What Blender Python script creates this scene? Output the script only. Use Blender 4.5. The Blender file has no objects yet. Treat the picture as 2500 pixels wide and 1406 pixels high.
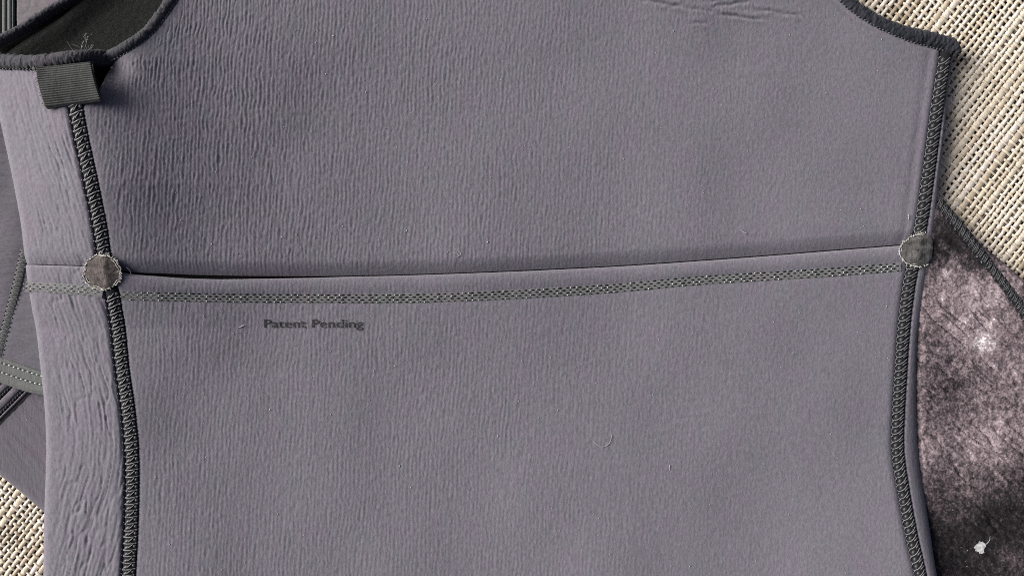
import bpy, math, random
import numpy as np
from mathutils import Vector

random.seed(7); RNG = np.random.default_rng(7)
scene = bpy.context.scene
COL = scene.collection

# ------------------------------------------------------------------ camera, sky, sun
S = 0.000224            # metres per photograph pixel at the height of the garment
CAMZ = 2460.0           # camera height over the mat, in the same pixels
REF = 60.0
cam = bpy.data.cameras.new("camera"); co = bpy.data.objects.new("camera", cam); COL.objects.link(co)
co.location = (0, 0, CAMZ * S); cam.sensor_width = 36.0
cam.lens = 36.0 * (CAMZ - REF) / 2500.0
cam.clip_start = 0.01; cam.clip_end = 50
scene.camera = co

SUN_AZ = Vector((-0.93, 0.37, 0)).normalized(); SUN_EL = math.radians(27)
to_sun = Vector((SUN_AZ.x * math.cos(SUN_EL), SUN_AZ.y * math.cos(SUN_EL), math.sin(SUN_EL)))
w = bpy.data.worlds.new("World"); scene.world = w; w.use_nodes = True
nt = w.node_tree; nt.nodes.clear()
sky = nt.nodes.new("ShaderNodeTexSky"); sky.sky_type = 'NISHITA'; sky.sun_disc = False
sky.sun_elevation = SUN_EL; sky.sun_rotation = math.atan2(SUN_AZ.x, SUN_AZ.y) % (2 * math.pi)
sky.air_density = 0.22; sky.dust_density = 5.0; sky.ozone_density = 0.3
bg = nt.nodes.new("ShaderNodeBackground"); bg.inputs[1].default_value = 0.055
wo = nt.nodes.new("ShaderNodeOutputWorld")
nt.links.new(sky.outputs[0], bg.inputs[0]); nt.links.new(bg.outputs[0], wo.inputs[0])
sl = bpy.data.lights.new("sun", 'SUN'); sl.energy = 2.0; sl.angle = math.radians(42); sl.color = (1.0, 0.97, 0.94)
so = bpy.data.objects.new("sun", sl); COL.objects.link(so)
so.rotation_euler = (-to_sun).to_track_quat('-Z', 'Y').to_euler()
scene.view_settings.view_transform = 'Standard'; scene.view_settings.look = 'None'
scene.render.engine = 'CYCLES'; scene.cycles.filter_width = 1.05; scene.cycles.use_denoising = False
scene.view_settings.exposure = 1.50; scene.view_settings.gamma = 1.0

# ------------------------------------------------------------------ numeric helpers
_T = RNG.random((256, 256)) * 2 - 1
def vnoise(x, y, seed=0):
    x = np.asarray(x, float) + seed * 37.31; y = np.asarray(y, float) + seed * 91.17
    ix = np.floor(x).astype(int); iy = np.floor(y).astype(int); fx = x - ix; fy = y - iy
    fx = fx * fx * fx * (fx * (fx * 6 - 15) + 10); fy = fy * fy * fy * (fy * (fy * 6 - 15) + 10)
    a = _T[ix & 255, iy & 255]; b = _T[(ix + 1) & 255, iy & 255]
    c = _T[ix & 255, (iy + 1) & 255]; d = _T[(ix + 1) & 255, (iy + 1) & 255]
    return (a * (1 - fx) + b * fx) * (1 - fy) + (c * (1 - fx) + d * fx) * fy
def fbm(x, y, seed=0, o=3):
    r = 0; a = 1.0; t = 0
    for k in range(o):
        r = r + a * vnoise(x * 2 ** k, y * 2 ** k, seed + k * 5); t += a; a *= .5
    return r / t
def sstep(e0, e1, x):
    t = np.clip((np.asarray(x, float) - e0) / (e1 - e0), 0, 1); return t * t * (3 - 2 * t)
def curve(pts, step=4.0):
    """Catmull-Rom through the points, resampled at an even step."""
    p = np.array(pts, float); q = np.vstack([2 * p[0] - p[1], p, 2 * p[-1] - p[-2]]); out = []
    for i in range(1, len(q) - 2):
        t = np.linspace(0, 1, 24, endpoint=False)[:, None]
        a, b, c, d = q[i - 1], q[i], q[i + 1], q[i + 2]
        out.append(.5 * (2 * b + (c - a) * t + (2 * a - 5 * b + 4 * c - d) * t ** 2 + (3 * b - a - 3 * c + d) * t ** 3))
    out = np.vstack(out + [p[-1:]])
    L = np.concatenate([[0], np.cumsum(np.linalg.norm(np.diff(out, axis=0), axis=1))])
    n = max(2, int(L[-1] / step) + 1); s = np.linspace(0, L[-1], n)
    return np.stack([np.interp(s, L, out[:, 0]), np.interp(s, L, out[:, 1])], 1)
def xof(pts, step=3):                       # x as a function of y
    c = curve(pts, step); o = np.argsort(c[:, 1], kind='stable'); ys, xs = c[o, 1], c[o, 0]
    return lambda y: np.interp(y, ys, xs)
def yof(pts, step=3):
    c = curve(pts, step); o = np.argsort(c[:, 0], kind='stable'); xs, ys = c[o, 0], c[o, 1]
    return lambda x: np.interp(x, xs, ys)
def tangents(c):
    t = np.gradient(c, axis=0); return t / np.linalg.norm(t, axis=1)[:, None]
def world(x, y, z, hb):
    """picture position x, y of something lying hb high -> metres"""
    k = (CAMZ - np.asarray(hb, float)) / (CAMZ - REF)
    return np.stack([(x - 1250) * S * k, -(y - 703) * S * k, np.broadcast_to(z, np.shape(x)) * S], -1)

# ------------------------------------------------------------------ mesh helpers
def link_mesh(name, V, Q, mats, parent=None, midx=None, smooth=True, T=None, attr=None, offset=True):
    V = np.asarray(V, np.float32).reshape(-1, 3); Q = np.asarray(Q, np.int32).reshape(-1, 4)
    me = bpy.data.meshes.new(name); nq = len(Q); T = np.zeros((0, 3), np.int32) if T is None else np.asarray(T, np.int32)
    nt_ = len(T)
    me.vertices.add(len(V)); me.vertices.foreach_set("co", V.ravel())
    me.loops.add(nq * 4 + nt_ * 3); me.loops.foreach_set("vertex_index", np.concatenate([Q.ravel(), T.ravel()]).astype(np.int32))
    me.polygons.add(nq + nt_)
    me.polygons.foreach_set("loop_start", np.concatenate([np.arange(nq) * 4, nq * 4 + np.arange(nt_) * 3]).astype(np.int32))
    if not isinstance(mats, (list, tuple)): mats = [mats]
    for m in mats: me.materials.append(m)
    if midx is not None: me.polygons.foreach_set("material_index", np.asarray(midx, np.int32))
    me.polygons.foreach_set("use_smooth", np.full(nq + nt_, smooth, bool))
    if attr is not None:
        a = me.attributes.new("tint", 'FLOAT', 'POINT'); a.data.foreach_set("value", np.asarray(attr, np.float32))
    me.update(calc_edges=True); me.validate()
    o = bpy.data.objects.new(name, me); COL.objects.link(o)
    if parent is not None: adopt(o, parent)
    return o
def adopt(o, parent):
    o.parent = parent
    if parent.type == 'EMPTY': o.location = -parent.location
def tag(o, label=None, cat=None, group=None, kind=None):
    for k, v in (("label", label), ("category", cat), ("group", group), ("kind", kind)):
        if v: o[k] = v
    return o
def thing(name, label, cat, x, y):
    e = bpy.data.objects.new(name, None); COL.objects.link(e); e.empty_display_size = .02
    e.location = world(np.array(x), np.array(y), 0, 0); tag(e, label, cat); return e
def gridquads(n, m, flip=False):
    i = np.arange(n - 1)[:, None] * m + np.arange(m - 1)[None]
    q = np.stack([i, i + m, i + m + 1, i + 1], -1).reshape(-1, 4)
    return q[:, ::-1] if flip else q
class Geo:
    def __init__(s): s.V = []; s.Q = []; s.M = []; s.A = []; s.n = 0
    def add(s, V, Q, m=0, a=0.0):
        V = np.asarray(V, float).reshape(-1, 3); Q = np.asarray(Q).reshape(-1, 4)
        s.V.append(V); s.Q.append(Q + s.n); s.M.append(np.full(len(Q), m)); s.A.append(np.full(len(V), a)); s.n += len(V)
    def build(s, name, mats, parent=None, smooth=True):
        return link_mesh(name, np.vstack(s.V), np.vstack(s.Q), mats, parent, np.concatenate(s.M), smooth, attr=np.concatenate(s.A))
def tube_v(P, r, n=6, closed=False):
    P = np.asarray(P, float); r = np.broadcast_to(np.asarray(r, float), (len(P),))
    t = np.gradient(P, axis=0)
    if closed: t = np.roll(P, -1, 0) - np.roll(P, 1, 0)
    t /= np.linalg.norm(t, axis=1)[:, None] + 1e-12
    up = np.array([0, 0, 1.0]); s1 = np.cross(t, up); nn = np.linalg.norm(s1, axis=1)
    s1[nn < 1e-6] = (1, 0, 0); s1 /= np.linalg.norm(s1, axis=1)[:, None]; s2 = np.cross(s1, t)
    a = np.linspace(0, 2 * np.pi, n, endpoint=False)
    V = P[:, None] + r[:, None, None] * (np.cos(a)[None, :, None] * s1[:, None] + np.sin(a)[None, :, None] * s2[:, None])
    m = len(P); i = np.arange(m if closed else m - 1)[:, None]; j = np.arange(n)[None]
    i2 = (i + 1) % m; j2 = (j + 1) % n
    Q = np.stack([i * n + j, i * n + j2, i2 * n + j2, i2 * n + j], -1).reshape(-1, 4)
    return V.reshape(-1, 3), Q
def blob_v(c, rx, ry, rz, ang=0.0, nu=8, nv=5):
    th = np.linspace(0, 2 * np.pi, nu, endpoint=False); ph = np.linspace(.12, np.pi - .12, nv)
    x = np.sin(ph)[:, None] * np.cos(th); y = np.sin(ph)[:, None] * np.sin(th); z = np.cos(ph)[:, None] * np.ones(nu)
    x, y = x * rx, y * ry; ca, sa = math.cos(ang), math.sin(ang)
    V = np.stack([c[0] + x * ca - y * sa, c[1] + x * sa + y * ca, c[2] + z * rz], -1).reshape(-1, 3)
    i = np.arange(nv - 1)[:, None]; j = np.arange(nu)[None]; j2 = (j + 1) % nu
    Q = np.stack([i * nu + j, (i + 1) * nu + j, (i + 1) * nu + j2, i * nu + j2], -1).reshape(-1, 4)
    return V, Q

# ------------------------------------------------------------------ materials
def mat(name):
    m = bpy.data.materials.new(name); m.use_nodes = True; n = m.node_tree.nodes; l = m.node_tree.links
    return m, n, l, n["Principled BSDF"]
def coords(n, l, scale=(1, 1, 1), rot=0.0):
    tc = n.new("ShaderNodeTexCoord"); mp = n.new("ShaderNodeMapping")
    mp.inputs["Scale"].default_value = scale; mp.inputs["Rotation"].default_value = (0, 0, rot)
    l.new(tc.outputs["Object"], mp.inputs[0]); return mp.outputs[0]
def noise(n, l, vec, scale=1.0, detail=3, rough=.55, dist=0.0):
    t = n.new("ShaderNodeTexNoise"); l.new(vec, t.inputs["Vector"])
    t.inputs["Scale"].default_value = scale; t.inputs["Detail"].default_value = detail
    t.inputs["Roughness"].default_value = rough; t.inputs["Distortion"].default_value = dist
    return t.outputs["Fac"]
def ramp(n, l, fac, stops):
    r = n.new("ShaderNodeValToRGB"); l.new(fac, r.inputs[0]); e = r.color_ramp.elements
    while len(e) < len(stops): e.new(.5)
    for q, (p, c) in zip(e, stops):
        q.position = p; q.color = (*c, 1) if len(c) == 3 else c
    return r.outputs[0]
def mixc(n, l, fac, a, b, mode='MIX'):
    m = n.new("ShaderNodeMix"); m.data_type = 'RGBA'; m.blend_type = mode
    for s, v in ((m.inputs[0], fac), (m.inputs[6], a), (m.inputs[7], b)):
        if hasattr(v, "node"): l.new(v, s)
        else: s.default_value = v if not isinstance(v, tuple) else (*v, 1)
    return m.outputs[2]
def bump(n, l, b, h, strength, dist, prev=None):
    k = n.new("ShaderNodeBump"); k.inputs["Strength"].default_value = strength; k.inputs["Distance"].default_value = dist
    l.new(h, k.inputs["Height"])
    if prev is not None: l.new(prev, k.inputs["Normal"])
    l.new(k.outputs[0], b.inputs["Normal"]); return k.outputs[0]
PXI = 1 / S
def fabric(name, base, var=.10, rough=.9, grain=(3, 7), depth=.5, sheen=.12, rot=0.0, tint2=None, fuzz=True):
    m, n, l, b = mat(name)
    b.inputs["Roughness"].default_value = rough; b.inputs["Sheen Weight"].default_value = sheen
    b.inputs["Sheen Roughness"].default_value = .5; b.inputs["Specular IOR Level"].default_value = .10
    lo = noise(n, l, coords(n, l), PXI / 70, 3)
    c2 = tint2 or (base[0] * 1.03, base[1] * .99, base[2] * 1.01)
    c1 = (base[0] * .985, base[1] * 1.01, base[2] * .995)
    c = ramp(n, l, lo, [(.38, c1), (.62, c2)])
    g = noise(n, l, coords(n, l, (PXI / grain[0], PXI / grain[1], PXI / 5), rot), 1, 3, .6)
    gc = ramp(n, l, g, [(.3, (1 - var,) * 3), (.7, (1 + var,) * 3)])
    c = mixc(n, l, 1.0, c, gc, 'MULTIPLY')
    if fuzz:                                    # pale lint caught in the pile
        f = noise(n, l, coords(n, l, (PXI / 5, PXI / 6, PXI / 5)), 1, 2)
        ff = ramp(n, l, f, [(.79, (0, 0, 0)), (.85, (1, 1, 1))])
        c = mixc(n, l, ff, c, (.36, .36, .37))
    l.new(c, b.inputs["Base Color"])
    bump(n, l, b, g, .8, depth * S)
    return m
M = {}
M['jersey'] = fabric("grey_neoprene_jersey", (.135, .1305, .1555), var=.17, grain=(5, 9), depth=1.0)
M['jersey_side'] = fabric("grey_neoprene_side", (.132, .127, .152), var=.14, grain=(5, 9), depth=.8)
M['under'] = fabric("dark_neoprene_under", (.100, .096, .114), grain=(14, 3), var=.14, rot=.25, depth=.8)
M['under_twill'] = fabric("neoprene_twill", (.105, .098, .118), grain=(3, 26), var=.2, rot=math.radians(40))
M['back'] = fabric("back_neoprene", (.150, .136, .150), grain=(4, 4), var=.16)
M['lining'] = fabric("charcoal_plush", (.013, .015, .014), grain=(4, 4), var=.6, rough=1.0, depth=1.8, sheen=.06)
M['base'] = fabric("seam_base", (.010, .011, .013), fuzz=False, sheen=.05)
M['inner'] = fabric("inner_shade_black", (.004, .004, .004), fuzz=False, sheen=0.0)  # near-black: shade inside the gaps and armhole put into the colour
M['binding'] = fabric("binding_thread_shaded", (.024, .027, .034), grain=(3, 5), var=.4, depth=1.2, rough=.8, sheen=.08)  # same thread as the left binding, darkened for facing away from the light
M['binding_lit'] = fabric("binding_thread_lit", (.038, .039, .046), grain=(3, 5), var=.35, depth=1.2, rough=.8, sheen=.08)  # same thread, lightened for the side facing the light
M['webbing'] = fabric("ribbed_webbing", (.034, .038, .037), grain=(5, 60), var=.25, depth=.5, rough=.75, rot=math.radians(84), fuzz=False)
M['tape'] = fabric("hem_tape", (.112, .121, .119), grain=(3, 50), var=.2, rough=.7, rot=math.radians(73), fuzz=False)
M['tapedark'] = fabric("seam_tape_grey", (.085, .09, .092), fuzz=False)
M['patch'] = fabric("patch_fabric", (.072, .063, .060), grain=(4, 34), var=.5, rough=.8, depth=1.2, rot=math.radians(68), fuzz=False)
M['patch2'] = fabric("patch_fabric_grey", (.068, .068, .067), grain=(3, 30), var=.45, rough=.8, depth=1.2, rot=math.radians(-14), fuzz=False)
M['fray'] = fabric("frayed_edge", (.40, .40, .37), grain=(4, 4), var=.5, fuzz=False, rough=.8)
M['band'] = fabric("stitch_band_thread", (.128, .133, .136), grain=(5, 3), var=.25, fuzz=False, rough=.7)
M['hole'] = fabric("stitch_hole", (.018, .019, .020), fuzz=False)
M['glint'] = fabric("pale_thread_glint", (.42, .44, .42), fuzz=False, rough=.5)
M['lint'] = fabric("white_lint", (.34, .34, .35), fuzz=False)
def thread(name, c, rough=.42):
    m, n, l, b = mat(name); b.inputs["Roughness"].default_value = rough
    t = noise(n, l, coords(n, l), PXI / 3, 2); cc = ramp(n, l, t, [(.3, tuple(v * .75 for v in c)), (.7, tuple(v * 1.2 for v in c))])
    l.new(cc, b.inputs["Base Color"]); b.inputs["Sheen Weight"].default_value = .1; return m
M['thread'] = thread("seam_thread", (.094, .098, .104))
M['thread_dark'] = thread("seam_thread_dark", (.036, .039, .044), .45)
M['pad'] = thread("seam_pad", (.027, .029, .033), .5)
def ink():
    m, n, l, b = mat("worn_print"); b.inputs["Roughness"].default_value = .55
    t = noise(n, l, coords(n, l), PXI / 9, 3)
    l.new(ramp(n, l, t, [(.58, (.016, .017, .018)), (.72, (.11, .11, .118))]), b.inputs["Base Color"]); return m
M['ink'] = ink()
def straw(name, c, dark=.7):
    m, n, l, b = mat(name); b.inputs["Roughness"].default_value = .62
    g = noise(n, l, coords(n, l, (PXI / 2.2, PXI / 26, PXI / 6), math.radians(-38)), 1, 3)
    at = n.new("ShaderNodeAttribute"); at.attribute_name = "tint"
    tc = ramp(n, l, at.outputs["Fac"], [(0, (c[0] * .52, c[1] * .47, c[2] * .43)), (.5, c), (1, (c[0] * 1.06, c[1] * 1.10, c[2] * 1.25))])
    gc = ramp(n, l, g, [(.3, (dark,) * 3), (.65, (1, 1, 1))])
    l.new(mixc(n, l, 1.0, tc, gc, 'MULTIPLY'), b.inputs["Base Color"])
    bump(n, l, b, g, .6, .5 * S); return m
M['straw'] = straw("straw_strand", (.60, .53, .41)); M['straw2'] = straw("straw_weft", (.645, .58, .46))
M['straw3'] = straw("straw_fibre", (.40, .35, .28), .4)

# =================================================================== FLOOR + MAT
fv = world(np.array([-700, 3200, 3200, -700.]), np.array([-700, -700, 2100, 2100.]), -14., 0)
m, n, l, b = mat("dark_floor"); b.inputs["Roughness"].default_value = .8
l.new(ramp(n, l, noise(n, l, coords(n, l), PXI / 40, 4), [(.3, (.018, .017, .016)), (.7, (.035, .032, .03))]), b.inputs["Base Color"])
tag(link_mesh("floor", fv, [[3, 2, 1, 0]], m, smooth=False), kind="structure")

mat_t = thing("woven_mat", "beige straw mat of open basket weave lying under all the garments", "mat", 1250, 703)
AD = np.array([.616, -.788]); BD = np.array([.788, .616])
def visible_area(x, y):
    return ((x > 1960) | (x < 420) | (y < -50) | (y > 1470)) & (x > -250) & (x < 2760) & (y > -240) & (y < 1660)
def ribbon(geo, P2, zc, wid, hgt, tint, side):
    """a flattened strand along points P2 with height zc, arched over its width"""
    off = np.array([-1, -.62, 0, .62, 1]) * .5; arch = np.array([-.8, .2, .5, .2, -.8])
    wv = np.broadcast_to(wid, (len(P2),))
    X = P2[:, 0:1] + side[0] * off[None] * wv[:, None]; Y = P2[:, 1:2] + side[1] * off[None] * wv[:, None]
    Z = zc[:, None] + arch[None] * hgt
    q = gridquads(len(P2), 5); cx = X[:, 2]; cy = Y[:, 2]
    ok = visible_area(cx, cy); okq = np.repeat(ok[:-1] & ok[1:], 4)
    if okq.sum() < 4: return
    V = world(X, Y, Z, 0.0).reshape(-1, 3); q = q[okq]
    used = np.unique(q); remap = np.full(len(V), -1); remap[used] = np.arange(len(used))
    # face up
    a, b_, c_ = V[q[0][0]], V[q[0][1]], V[q[0][2]]
    if np.cross(b_ - a, c_ - a)[2] < 0: q = q[:, ::-1]
    geo.add(V[used], remap[q], 0, tint)
warp, weft, under = Geo(), Geo(), Geo()
a0, a1 = -1800, 2300; b0, b1 = -500, 3400
bs = [b0]; ws = []
while bs[-1] < b1:
    r = random.random(); r2 = .5 + .5 * math.sin(len(bs) * .37) * math.sin(len(bs) * .11 + 1); wd = random.uniform(7.0, 10.0) + 3.0 * r2 if r > .2 else random.uniform(13, 17)
    ws.append(wd); bs.append(bs[-1] + wd * .5 + random.uniform(8.2, 11))
bs = bs[:-1]
js = np.arange(a0, a1, 14.8); js = js + RNG.uniform(-.7, .7, len(js))
for i, bb in enumerate(bs):
    nsub = 4; aa = np.interp(np.arange(0, len(js) - 1 + 1e-6, 1 / nsub), np.arange(len(js)), js)
    ph = np.arange(len(aa)) / nsub
    zc = 1.6 * np.cos(np.pi * (ph + i)) - 1 + .6 * vnoise(ph * .3, 0 * ph, i)
    bw = bb + 1.4 * vnoise(ph * .21, 0 * ph + 3.3, i)
    P2 = aa[:, None] * AD + bw[:, None] * BD
    wid = ws[i] * (1 + .18 * vnoise(ph * .9, 0 * ph + 7.7, i))
    ribbon(warp, P2, zc, wid, 1.9, float(np.clip(RNG.normal(.5, .26), 0, 1)), BD)
for j, aj in enumerate(js):
    ph = np.arange(0, len(bs) - 1 + 1e-6, 1 / 4); bbv = np.interp(ph, np.arange(len(bs)), bs)
    zc = -1.8 * np.cos(np.pi * (ph + j)) - .6
    aw = aj + 1.2 * vnoise(ph * .2, 0 * ph + 1.3, j + 300)
    P2 = aw[:, None] * AD + bbv[:, None] * BD
    ribbon(weft, P2, zc, 6.8 * (1 + .3 * vnoise(ph * .9, 0 * ph + 5.1, j + 40)), 2.5, float(np.clip(RNG.normal(.55, .2), 0, 1)), AD)
for i in range(1500):
    bb = random.uniform(b0, b1); aa = np.arange(a0, a1, 40.)
    P2 = aa[:, None] * AD + (bb + 3 * vnoise(aa / 90, 0 * aa, i))[:, None] * BD
    ribbon(under, P2, np.full(len(aa), -6.0) + random.uniform(-2, 1.0), random.uniform(1.0, 3.4), 1.5, random.random(), BD)
for g_, nm, mm in ((warp, "warp_strands", M['straw']), (weft, "weft_strands", M['straw2']), (under, "inner_fibres", M['straw3'])):
    tag(g_.build(nm, mm, mat_t), kind="stuff")

# =================================================================== curves of the wetsuit, in photograph pixels
LEFT_EDGE = xof([(-60, 60), (-28, 200), (0, 327), (22, 430), (44, 550), (55, 650), (70, 750), (80, 800), (92, 900), (102, 1000), (106, 1100), (103, 1200), (100, 1300), (99, 1406), (99, 1500)])
SEAM_L = [(170, 180), (183, 255), (199, 340), (221, 440), (243, 550), (253, 620), (262, 664), (274, 720), (288, 800), (298, 900), (312, 1000), (321, 1100), (322, 1200), (319, 1300), (314, 1400), (310, 1500)]
SEAM_R = [(2313, 122), (2293, 250), (2273, 400), (2252, 550), (2238, 620), (2222, 700), (2210, 800), (2203, 900), (2197, 1000), (2195, 1100), (2209, 1200), (2227, 1300), (2247, 1390), (2270, 1500)]
RIGHT_EDGE = xof([(2338, 118), (2317, 250), (2301, 400), (2292, 550), (2285, 620), (2270, 710), (2254, 790), (2248, 870), (2249, 950), (2252, 1050), (2257, 1130), (2267, 1200), (2283, 1300), (2297, 1400), (2312, 1500)])
XSL = xof(SEAM_L); XSR = xof(SEAM_R)
ARM_L = [(450, -60), (431, 0), (405, 38), (373, 79), (333, 113), (284, 141)]
ARM_R = [(2000, -60), (2058, 0), (2085, 26), (2132, 58), (2192, 87), (2252, 109), (2299, 121)]
_al, _ar = xof(ARM_L), xof(ARM_R)
def FRONT_L(y):
    y = np.asarray(y, float); s = XSL(y) + 15
    return np.where(y < 141, _al(y), np.where(y < 262, np.interp(y, [141, 150, 180, 215, 262], [284, 276, 258, 240, XSL(262) + 15]), s))
def FRONT_R(y):
    y = np.asarray(y, float); return np.where(y < 121, _ar(y), XSR(y) - 14)
FOLD = yof([(-40, 641), (55, 645), (205, 650), (310, 664), (400, 668), (500, 672), (660, 674), (800, 674), (1000, 670), (1250, 661), (1500, 649), (1713, 635), (1927, 619), (2000, 613), (2192, 598), (2330, 588)])
GAP = lambda x: np.interp(x, [290, 330, 420, 540, 700, 850], [2, 5, 9, 9, 5, 2])      # how far the lower edge stands off
LADDER = [(62, 700), (192, 708), (245, 715), (300, 721), (500, 726), (713, 728), (1000, 728), (1250, 719), (1500, 703), (1713, 684), (2000, 666), (2200, 651)]

def HT(x, y):
    """broad lie of the garment over whatever is folded beneath it"""
    x = np.asarray(x, float); y = np.asarray(y, float); xs = XSL(np.clip(y, 180, 1500)); d = x - xs
    A = np.interp(y, [-60, 150, 450, 640, 800, 1100, 1500], [70, 98, 92, 64, 34, 24, 22])
    A2 = np.interp(y, [-60, 300, 640, 900, 1500], [60, 52, 34, 16, 10]); dd = np.sqrt(np.maximum(d, 0) ** 2 + 110. ** 2) - 110
    right = 1.15 * A * np.exp(-dd / 330.) - .15 * A + A2 * np.exp(-dd / 1000.); A = A + A2
    wl = np.maximum(xs - LEFT_EDGE(y), 30); left = A - (A * .45 + 12) * np.clip(-d / wl, 0, 1.4) ** 1.35
    h = np.where(d > 0, right, left)
    pit = np.exp(-(((x - 262) / 42.) ** 2 + ((y - 172) / 52.) ** 2))
    h = h - 38 * pit * (d > 0)
    h = h + 8 * vnoise(x / 520., y / 460., 3) + 3 * vnoise(x / 170., y / 190., 4)
    br = sstep(1000, 1400, y) * sstep(1900, 2290, x)
    return 56 + h + 14 * br

def ribs(x, y):
    """ribbed, slightly crushed pile of the jersey, deep at upper left and fading out to the right"""
    wrp = 4.5 * vnoise(x / 90., y / 150., 11) + 2.9 * vnoise(x / 11., y / 30., 12)
    per = 9.8
    r = .75 - 1.9 * (.5 + .5 * np.sin(2 * np.pi * (x + wrp + .06 * y) / per)) ** 2.2
    brk = .72 + .5 * vnoise(x / 12., y / 26., 13)
    amp = .66 * np.exp(-(np.maximum(x - 380, 0) / 720.) ** 2) * np.interp(y, [0, 250, 640, 700, 900, 1400], [.8, 1.05, .85, .5, .42, .28]) + .24 * sstep(2100, 1300, x) + .08
    amp = amp * (.86 + .14 * vnoise(x / 160., y / 130., 14)) * sstep(0, 60, x - FRONT_L(y)) ** .5
    amp = amp * (1 - .75 * np.exp(-((y - FOLD(x)) / 30.) ** 2))
    return amp * r * brk + (.24 + .62 * amp) * fbm(x / 6.5, y / 9., 15, 2)
def dents(x, y):
    z = 0 * x
    for (x0, y0, x1, y1, dp) in ((1598, 6, 1664, 16, 2.6), (1762, 38, 1856, 47, 2.4), (1848, 22, 1952, 41, 1.6), (1742, 16, 1830, 6, 1.5), (1690, 54, 1722, 58, 1.6), (1570, 2, 1600, 4, 1.6), (1720, 0, 1755, 6, 1.5), (1660, 20, 1740, 28, 1.0)):
        L = math.hypot(x1 - x0, y1 - y0); ux, uy = (x1 - x0) / L, (y1 - y0) / L
        t = (x - x0) * ux + (y - y0) * uy; dd = np.abs(-(x - x0) * uy + (y - y0) * ux + 2.5 * vnoise(x / 16., y / 16., 21))
        dp = dp * 1.5; z = z - dp * np.exp(-(dd / 4.) ** 2) * sstep(-12, 12, t) * sstep(L + 12, L - 12, t) + .5 * dp * np.exp(-((dd - 9) / 6.) ** 2) * sstep(-12, 12, t) * sstep(L + 12, L - 12, t)
    return z
def rnd(d, wd, h):
    """rounding down of an edge: d from the edge, over width wd, by h"""
    t = np.clip(1 - d / wd, 0, 1); return -h * (1 - np.sqrt(np.clip(1 - t * t, 0, 1)))
def panel(name, xl, xr, y0, y1, dx, dy, zfun, material, parent, hb=HT, skirt=24, refs=None):
    """sheet between two x(y) sides and two y(x) ends"""
    ym = np.linspace(0, 1, 50); yy = np.array([float(np.mean(y0(np.array([1200.])))), float(np.mean(y1(np.array([1200.]))))])
    ny = max(4, int(abs(yy[1] - yy[0]) / dy)); nx = max(4, int(np.max(xr(np.linspace(yy[0], yy[1], 40)) - xl(np.linspace(yy[0], yy[1], 40))) / dx))
    U, Vv = np.meshgrid(np.linspace(0, 1, nx), np.linspace(0, 1, ny))
    Y = yy[0] + Vv * (yy[1] - yy[0])
    for _ in range(6):
        X = xl(Y) + U * (xr(Y) - xl(Y))
        if refs:                                 # keep the columns upright away from the curved sides
            rl, rr_ = refs[0](Y), refs[1](Y); X = rl + U * (rr_ - rl) + (xl(Y) - rl) * (1 - U) ** 6 + (xr(Y) - rr_) * U ** 6
        Y = y0(X) + Vv * (y1(X) - y0(X))
    Z = zfun(X, Y)
    X = np.pad(X, 1, mode='edge'); Y = np.pad(Y, 1, mode='edge'); Z = np.pad(Z, 1, mode='edge')
    for sl_ in (np.s_[0, :], np.s_[-1, :], np.s_[:, 0], np.s_[:, -1]): Z[sl_] = Z[sl_] - skirt
    V = world(X, Y, Z, hb(X, Y)).reshape(-1, 3)
    return link_mesh(name, V, gridquads(*X.shape), material, parent)

suit = thing("wetsuit", "large grey ribbed wetsuit torso laid flat with dark overlocked side seams, filling the picture", "wetsuit", 1250, 800)
const = lambda v: (lambda x: np.full(np.shape(x), float(v)))
def z_chest(x, y):
    z = HT(x, y) + ribs(x, y) + dents(x, y)
    dB = FOLD(x) - y; dL = x - FRONT_L(y); dR = FRONT_R(y) - x
    z += -np.interp(x, [300, 500, 900, 2200], [17, 20, 19, 14]) * (.25 * np.clip(1 - dB / 70., 0, 1) ** 2 + .75 * np.clip(1 - dB / 36., 0, 1) ** 1.5) + rnd(dL, 12, 8) + rnd(dR, 20, 9)
    return z - 1.6 * np.exp(-((dR - 26) / 12) ** 2)
panel("chest_panel", FRONT_L, FRONT_R, const(-70), FOLD, 2.5, 2.4, z_chest, M['jersey'], suit, refs=(lambda y: np.interp(y, [-70, 640], [170, 270]), lambda y: np.interp(y, [-70, 640], [2290, 2225])))
def z_waist(x, y):
    z = HT(x, y) + ribs(x, y)
    dT = y - FOLD(x) - GAP(x); dL = x - FRONT_L(y); dR = FRONT_R(y) - x
    z += 3.2 * np.exp(-((dT - 20) / 18.) ** 2) + rnd(dT, 9, 9) + rnd(dL, 12, 8) + rnd(dR, 20, 9)
    return z - 2.2 * np.exp(-((y - LAD(x)) / 12.) ** 2)
LAD = yof(LADDER)
panel("waist_panel", FRONT_L, FRONT_R, lambda x: FOLD(x) + GAP(x), const(1480), 2.6, 3.4, z_waist, M['jersey'], suit)
SIDE_R = lambda y: XSL(y) - 19
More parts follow.
